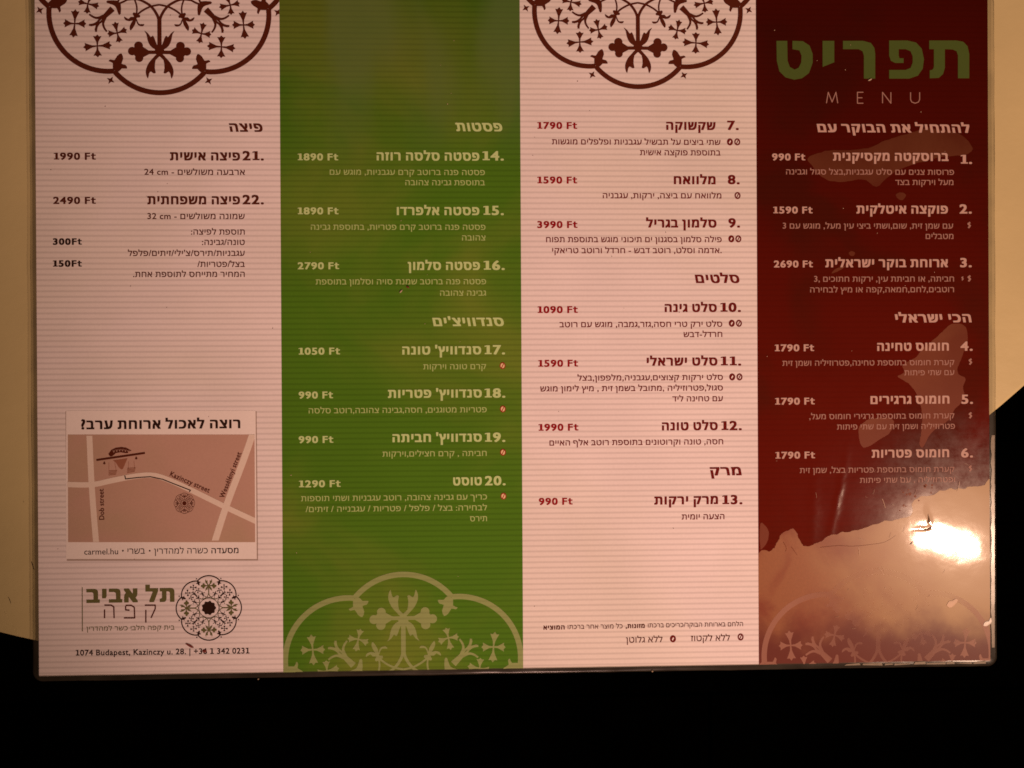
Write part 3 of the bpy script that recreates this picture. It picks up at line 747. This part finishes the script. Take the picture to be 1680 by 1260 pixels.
# ------------------------------------------------------------------ logo
logo = empty('cafe_logo', parent=menu)
text('logo_word', 'תל אביב', 142, 286.5, 987, 22.5, logo, MOLIVE, HEAVY)
def qstroke(segs, w, z, mat, name='logo_letter'):
    P = []
    for s in segs: P += stroke([(x/3.5, 900+y/3.5) for x, y in s], w)
    return pxpoly(name, P, z, logo, mat)
qstroke([[(600, 325), (640, 325), (654, 335), (656, 400)], [(601, 350), (601, 400)]], 2.2, 0.10, MBROWN)
qstroke([[(722, 330), (722, 352), (745, 354)], [(722, 326), (755, 326), (772, 338), (774, 398), (712, 398)]], 2.2, 0.10, MBROWN)
qstroke([[(832, 325), (892, 325), (892, 345), (868, 398)], [(838, 352), (838, 425)]], 2.2, 0.10, MBROWN)
text('logo_line', 'בית קפה חלבי כשר למהדרין', 142, 286.5, 1034, 6.6, logo, MOLIVE)
pxpoly('logo_rule', [[(134.4, 963.5), (135.8, 963.5), (136, 1035.7), (134.6, 1035.7)]], 0.10, logo, MOLIVE)
F2, O2 = rosette_tris(1, 7.0, full=True)
s = 53/206.0
rosette(logo, 342.8, 997.4, s, MBLACK, 0.10, (0, 105, 0, 297), T=union(O2), name='logo_rosette')
rosette(logo, 342.8, 997.4, s, MOLIVE, 0.13, (0, 105, 0, 297), T=union(F2), name='logo_flower')
text('address_line', '1074 Budapest, Kazinczy u. 28. | +36 1 342 0231', 0, 0, 0, 9.2, panels[0], MBLACK, SEMI, p0=px(124.5, 1075.5), p1=px(409.5, 1072))

# ------------------------------------------------------------------ street map card
mp = empty('map_card', parent=menu)
Q = lambda pts: [(x/3.5, 640+y/3.5) for x, y in pts]
pxpoly('card_shadow', [Q([(376, 122), (1474, 122), (1482, 978), (384, 980)])], 0.04, mp, MCARDS)
pxpoly('card', [Q([(380, 118), (1468, 118), (1475, 970), (380, 970)])], 0.08, mp, MCARD)
pxpoly('map_ground', [Q([(390, 255), (1462, 255), (1466, 873), (392, 873)])], 0.12, mp, MMAP)
def street(pts, w, x=None):
    P = stroke(smooth(Q(pts), 3), w/3.5)
    tv, tf = union([[px(*q) for q in p] for p in P]); a = px(*Q([(390, 873)])[0]); b = px(*Q([(1463, 255)])[0])
    tv, tf = clip(tv, tf, a[0], b[0], a[1], b[1]); flat('street', tv, tf, x, mp, MSTREET)
street([(512, 230), (516, 300), (526, 520), (540, 720), (555, 900)], 34, 0.16)
street([(370, 541), (525, 543), (640, 520), (760, 497), (870, 488), (960, 512), (1090, 570), (1310, 678), (1490, 762)], 31, 0.175)
street([(1462, 220), (1400, 400), (1300, 665), (1225, 900)], 38, 0.19)
pxpoly('route_line', stroke(Q([(718, 490), (722, 510), (800, 501), (865, 497), (935, 512), (1000, 538), (1095, 575), (1088, 584)]), 1.7), 0.22, mp, MBLACK)
P = lambda x, y: px(x/3.5, 640+y/3.5)
text('street_name', 'Dob street', 0, 0, 0, 8.2, mp, MBROWN, z=0.22, p0=P(600, 744), p1=P(596, 567), bold=SEMI)
text('street_name', 'Kazinczy street', 0, 0, 0, 8.2, mp, MBROWN, z=0.22, p0=P(974, 492), p1=P(1200, 590), bold=SEMI)
text('street_name', 'Wessélényi street', 0, 0, 0, 8.2, mp, MBROWN, z=0.22, p0=P(1287, 622), p1=P(1388, 362), bold=SEMI)
text('card_title', 'רוצה לאכול ארוחת ערב?', 133.5, 394.5, 703, 14.2, mp, MBLACK, BOLD, z=0.12)
text('card_caption', 'carmel.hu', 138.5, 194, 909.6, 9.5, mp, MBLACK, REG, z=0.12)
text('card_caption', 'בשרי', 209.5, 238, 908.5, 8.6, mp, MBLACK, REG, z=0.12)
text('card_caption', 'כשרה למהדרין', 253, 341, 908.2, 8.6, mp, MBLACK, REG, z=0.12)
text('card_caption', 'מסעדה', 347, 391.5, 907.6, 8.6, mp, MBLACK, SEMI, z=0.12)
for x in (201.8, 245.8): pxpoly('bullet', [disc((x, 903.5), 1.5, 10)], 0.12, mp, MBLACK)
F3 = union([p for p in O2] + F2)
rosette(mp, 302.9, 825.7, 16.8/206, MBROWN, 0.22, (0, 105, 0, 297), T=F3, name='map_rosette')
# hat, brim, beard and tassels of the restaurant emblem
H = lambda pts: [(120+x/10.5, 700+y/10.5) for x, y in pts]
pxpoly('emblem_brim', stroke(H([(405, 575), (1240, 453)]), 3.2), 0.24, mp, MBROWN)
arcs = H([(635, 505), (610, 470), (660, 400), (740, 362), (830, 350), (920, 362), (1010, 412), (960, 430), (950, 455), (900, 455), (820, 440), (740, 455), (690, 500), (650, 515)])
pxpoly('emblem_hat', [arcs], 0.20, mp, MBROWN)
for k in range(6):
    x = 690+k*50; y = 430-28*math.sin((k+0.5)/6*math.pi)
    pxpoly('emblem_hat_mark', stroke(H([(x, y-18), (x+16, y+20), (x+30, y-18)]), 0.7), 0.22, mp, MMAP)
pxpoly('emblem_beard', [H([(690, 580), (940, 545), (900, 640), (860, 730), (830, 735), (790, 700), (740, 620)])], 0.20, mp, MBEARD)
for x, y in ((540, 625), (1090, 540)): pxpoly('emblem_drop', [H([(x-22, y+10), (x, y-32), (x+24, y+8), (x+12, y+24), (x-10, y+22)])], 0.20, mp, MBROWN)
for x, y, t in ((620, 620, 0), (720, 620, 60), (960, 600, -10), (1050, 590, 30)): pxpoly('emblem_cord', stroke(H([(x, y), (x+t*0.4, y+130)]), 0.6), 0.20, mp, MBEARD)
for x, y in ((690, 790), (1010, 745)):
    for k in range(4):
        pxpoly('emblem_tassel', stroke(H([(x-75, y-32+k*24+4), (x+70-k*6, y-36+k*22)]), 1.1), 0.20, mp, MBEARD)

# ------------------------------------------------------------------ loose film patches on the red column
def rag(pts, amp, n=5, seed=0):
    """closed outline with ragged edge (pixels)"""
    r = random.Random(seed); base = smooth(pts, n, True)
    from mathutils import noise
    o = Vector((seed*3.7, 0, 0))
    out = []
    for x, y in base:
        a = noise.noise(Vector((x*0.09, y*0.09, 0))+o)*3.2*amp+noise.noise(Vector((x*0.3, y*0.3, 5))+o)*1.6*amp
        b = noise.noise(Vector((x*0.09, y*0.09, 9))+o)*3.2*amp+noise.noise(Vector((x*0.3, y*0.3, 14))+o)*1.6*amp
        out.append((x+a+r.uniform(-amp, amp)*0.3, y+b+r.uniform(-amp, amp)*0.3))
    return out
def patch(pts, mat, z, amp=0.7, seed=1, n=7, lim=(315.0, 420.0, 0, 297)):
    tv, tf = union([[px(*q) for q in rag(pts, amp, n, seed)]]); tv, tf = clip(tv, tf, *lim)
    return flat('loose_film_patch', tv, tf, z, menu, mat)
C4 = lambda pts, oy: [(1200+x/3.5, oy+y/3.5) for x, y in pts]
patch(C4([(150, 975), (220, 930), (258, 880), (295, 822), (345, 795), (378, 830), (400, 875), (432, 897), (500, 878), (560, 835), (640, 822), (740, 800), (830, 770), (900, 748), (960, 738), (1010, 725),
          (1035, 700), (1040, 645), (1085, 612), (1165, 600), (1200, 575), (1290, 568), (1380, 555), (1440, 550), (1520, 555), (1520, 1300), (1500, 1640), (900, 1640), (150, 1640)], 640), MPATCH, 0.04, 0.9, 3)
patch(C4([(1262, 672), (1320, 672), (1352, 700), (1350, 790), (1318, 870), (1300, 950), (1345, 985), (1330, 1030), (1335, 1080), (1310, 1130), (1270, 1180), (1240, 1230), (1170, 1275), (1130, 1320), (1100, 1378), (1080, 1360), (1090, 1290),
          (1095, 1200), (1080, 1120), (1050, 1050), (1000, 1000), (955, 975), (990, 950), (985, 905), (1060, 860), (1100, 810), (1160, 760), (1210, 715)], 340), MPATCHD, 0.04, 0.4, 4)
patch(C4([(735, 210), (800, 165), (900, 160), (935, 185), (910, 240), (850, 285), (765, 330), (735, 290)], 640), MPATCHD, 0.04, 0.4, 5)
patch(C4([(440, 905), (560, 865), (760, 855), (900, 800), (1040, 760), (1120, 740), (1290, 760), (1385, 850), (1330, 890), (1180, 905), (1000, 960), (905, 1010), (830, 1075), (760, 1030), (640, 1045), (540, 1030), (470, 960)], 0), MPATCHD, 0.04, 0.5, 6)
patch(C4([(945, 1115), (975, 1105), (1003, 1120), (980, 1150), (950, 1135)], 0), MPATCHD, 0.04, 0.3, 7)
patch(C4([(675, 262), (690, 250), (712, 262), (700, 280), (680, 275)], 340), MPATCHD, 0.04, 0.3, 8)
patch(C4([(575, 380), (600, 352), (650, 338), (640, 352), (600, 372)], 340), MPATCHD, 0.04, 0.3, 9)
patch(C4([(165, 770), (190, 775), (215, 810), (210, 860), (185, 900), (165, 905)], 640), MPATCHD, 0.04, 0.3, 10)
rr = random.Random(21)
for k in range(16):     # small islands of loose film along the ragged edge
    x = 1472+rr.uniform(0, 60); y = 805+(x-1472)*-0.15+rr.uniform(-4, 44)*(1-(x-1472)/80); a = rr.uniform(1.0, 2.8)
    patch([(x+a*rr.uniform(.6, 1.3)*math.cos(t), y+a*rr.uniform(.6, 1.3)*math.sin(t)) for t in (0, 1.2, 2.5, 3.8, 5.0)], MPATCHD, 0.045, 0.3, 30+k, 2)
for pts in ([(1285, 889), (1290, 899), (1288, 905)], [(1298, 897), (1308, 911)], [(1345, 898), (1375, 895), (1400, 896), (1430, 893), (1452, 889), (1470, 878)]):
    pxpoly('crease_shade', stroke(smooth(pts, 3), 0.7, 0.35), 0.07, menu, MCREASE_SHADE)  # shading of the film's wrinkles drawn as thin dark strokes
# torn pucker in the film beside the glare, and worn chips on the border
tears = [([(1522, 842), (1525, 850), (1526.5, 856), (1522, 858), (1520, 861), (1523, 852)], 0.35), ([(1512, 869), (1520, 868), (1527, 865), (1531, 862), (1527, 868), (1519, 871)], 0.3), ([(1492, 893), (1498, 887), (1495, 893)], 0.3)]
for pts, hgt in tears:
    q = [px(*p) for p in pts]; cx = sum(a[0] for a in q)/len(q); cy = sum(a[1] for a in q)/len(q)
    v = [(a[0], a[1], 0.10) for a in q]+[(cx, cy, 0.10+hgt)]; n = len(q)
    mesh('film_tear', v, [(i, (i+1) % n, n) for i in range(n)], menu, MDARKSLIT)
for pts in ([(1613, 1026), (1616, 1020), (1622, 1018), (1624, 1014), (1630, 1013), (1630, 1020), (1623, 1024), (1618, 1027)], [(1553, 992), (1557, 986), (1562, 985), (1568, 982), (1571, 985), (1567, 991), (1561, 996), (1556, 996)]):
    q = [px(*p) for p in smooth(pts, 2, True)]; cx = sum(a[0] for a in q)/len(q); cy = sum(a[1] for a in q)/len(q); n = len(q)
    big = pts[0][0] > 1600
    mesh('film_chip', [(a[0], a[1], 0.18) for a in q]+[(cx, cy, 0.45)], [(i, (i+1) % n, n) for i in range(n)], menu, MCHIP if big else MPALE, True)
for a, b in (((1408, 898), (1410, 911)), ((1441, 931), (1449, 942)), ((1447, 930), (1451, 937)), ((1570, 806), (1574, 790)), ((1452, 833), (1447, 818))):
    pxpoly('film_scratch', stroke([a, ((a[0]+b[0])/2+0.4, (a[1]+b[1])/2), b], 0.55), 0.24, menu, MPALE)

MGLINT = printed('painted_film_glint', (0.24, 0.20, 0.14), rough=0.34, mott=0.45, crough=0.2)  # pale colour standing for the lamp's glints on the film edge
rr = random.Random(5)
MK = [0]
def glint_piece(pts):
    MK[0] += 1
    tv, tf = union([[px(*q) for q in pts]]); flat('painted_edge_glint', tv, tf, 0.30+0.012*(MK[0] % 3), menu, MGLINT)
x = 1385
while x < 1612:     # lamp glints along the bottom right edge, painted as pale pieces
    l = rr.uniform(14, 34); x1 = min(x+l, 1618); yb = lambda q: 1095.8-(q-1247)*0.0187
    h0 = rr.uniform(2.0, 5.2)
    glint_piece([(x, yb(x)-rr.uniform(0.5, 2)), (x1, yb(x1)-rr.uniform(0.5, 2)), (x1-rr.uniform(0, 3), yb(x1)-1-h0), (x+rr.uniform(0, 3), yb(x)-1-h0*rr.uniform(.6, 1))])
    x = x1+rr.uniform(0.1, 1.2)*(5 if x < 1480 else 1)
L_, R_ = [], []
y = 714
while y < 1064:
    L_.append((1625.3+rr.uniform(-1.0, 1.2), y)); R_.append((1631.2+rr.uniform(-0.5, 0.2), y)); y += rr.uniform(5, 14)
glint_piece(L_+R_[::-1])  # glint down the right edge, drawn as one pale strip

for k in range(18):
    x = rr.uniform(1330, 1612); y = rr.uniform(760, 1060); a = rr.uniform(0, 3.1); l = rr.uniform(3, 12)
    pxpoly('film_scratch', stroke([(x, y), (x+l*0.5*math.cos(a)+0.5, y+l*0.5*math.sin(a)), (x+l*math.cos(a), y+l*math.sin(a))], 0.35), 0.24, menu, MFAINT)
for mat_, (xa, xb), n_ in ((MBROWN, (70, 455), 16), (MPALE, (468, 850), 16), (MBROWN, (865, 1235), 14), (MPALE, (1252, 1612), 18)):
    o = pxpoly('dust_speck', [disc((rr.uniform(xa, xb), rr.uniform(10, 1075)), rr.uniform(0.35, 0.85), 6, rr.random(), rr.uniform(0.3, 0.9)) for _ in range(n_)], 0.26, menu, mat_)
    o['kind'] = 'stuff'
# ------------------------------------------------------------------ crumbs and sauce lying on the menu
def lump(name, x, y, w, h, ang, mat, label, cat, z=0.25, ht=0.5, seed=0):
    r = random.Random(seed); c = px(x, y); n = 10; ca, sa = math.cos(ang), math.sin(ang); v = []; f = []
    for k, (s, zz) in enumerate(((1.0, 0), (0.8, 0.6), (0.35, 1.0))):
        for i in range(n):
            a = 2*math.pi*i/n; rr = s*r.uniform(0.75, 1.15); X = w/2/3.72*rr*math.cos(a); Y = h/2/3.72*rr*math.sin(a)
            v.append((X*ca-Y*sa, X*sa+Y*ca, ht*zz))
    for k in range(2):
        for i in range(n): f.append((k*n+i, k*n+(i+1) % n, (k+1)*n+(i+1) % n, (k+1)*n+i))
    f.append(tuple(2*n+i for i in range(n)))
    o = mesh(name, v, f, None, mat); o.location = (c[0]*MM, c[1]*MM, z*MM); tag(o, label, cat); return o
lump('bread_crumb', 1427, 131, 8, 3.2, 0.4, MCRUMB, 'tiny pale crumb just under the large green title of the red column', 'crumb', seed=1)
lump('bread_crumb', 658, 478, 6.5, 3.2, 0.9, MCRUMB, 'tiny pale crumb below the salmon pasta line on the green column', 'crumb', seed=2)
lump('sauce_crumb', 669, 471, 7, 3.0, -0.6, MSAUCE, 'reddish brown crumb touching the salmon pasta description on the green column', 'crumb', seed=3)
lump('sauce_smear', 312, 1059, 17, 4.0, -0.55, MSAUCE, 'dark red dried sauce smear above the phone number under the logo', 'stain', ht=0.15, seed=4)
lump('sauce_smear', 336, 1068, 7, 5.0, 0.2, MSAUCE, 'small dark red sauce spot over the phone number beside the longer smear', 'stain', ht=0.15, seed=5)
lump('bread_crumb', 424, 1113.5, 2.8, 2.6, 0.2, MCRUMB, 'tiny pale crumb on the clear film border under the white left column', 'crumb', seed=6)
lump('bread_crumb', 1070, 1100.5, 4, 3.4, 0.2, MCRUMB, 'pale crumb on the clear film border under the second white column', 'crumb', seed=7)

bpy.data.objects.remove(TO, do_unlink=True)
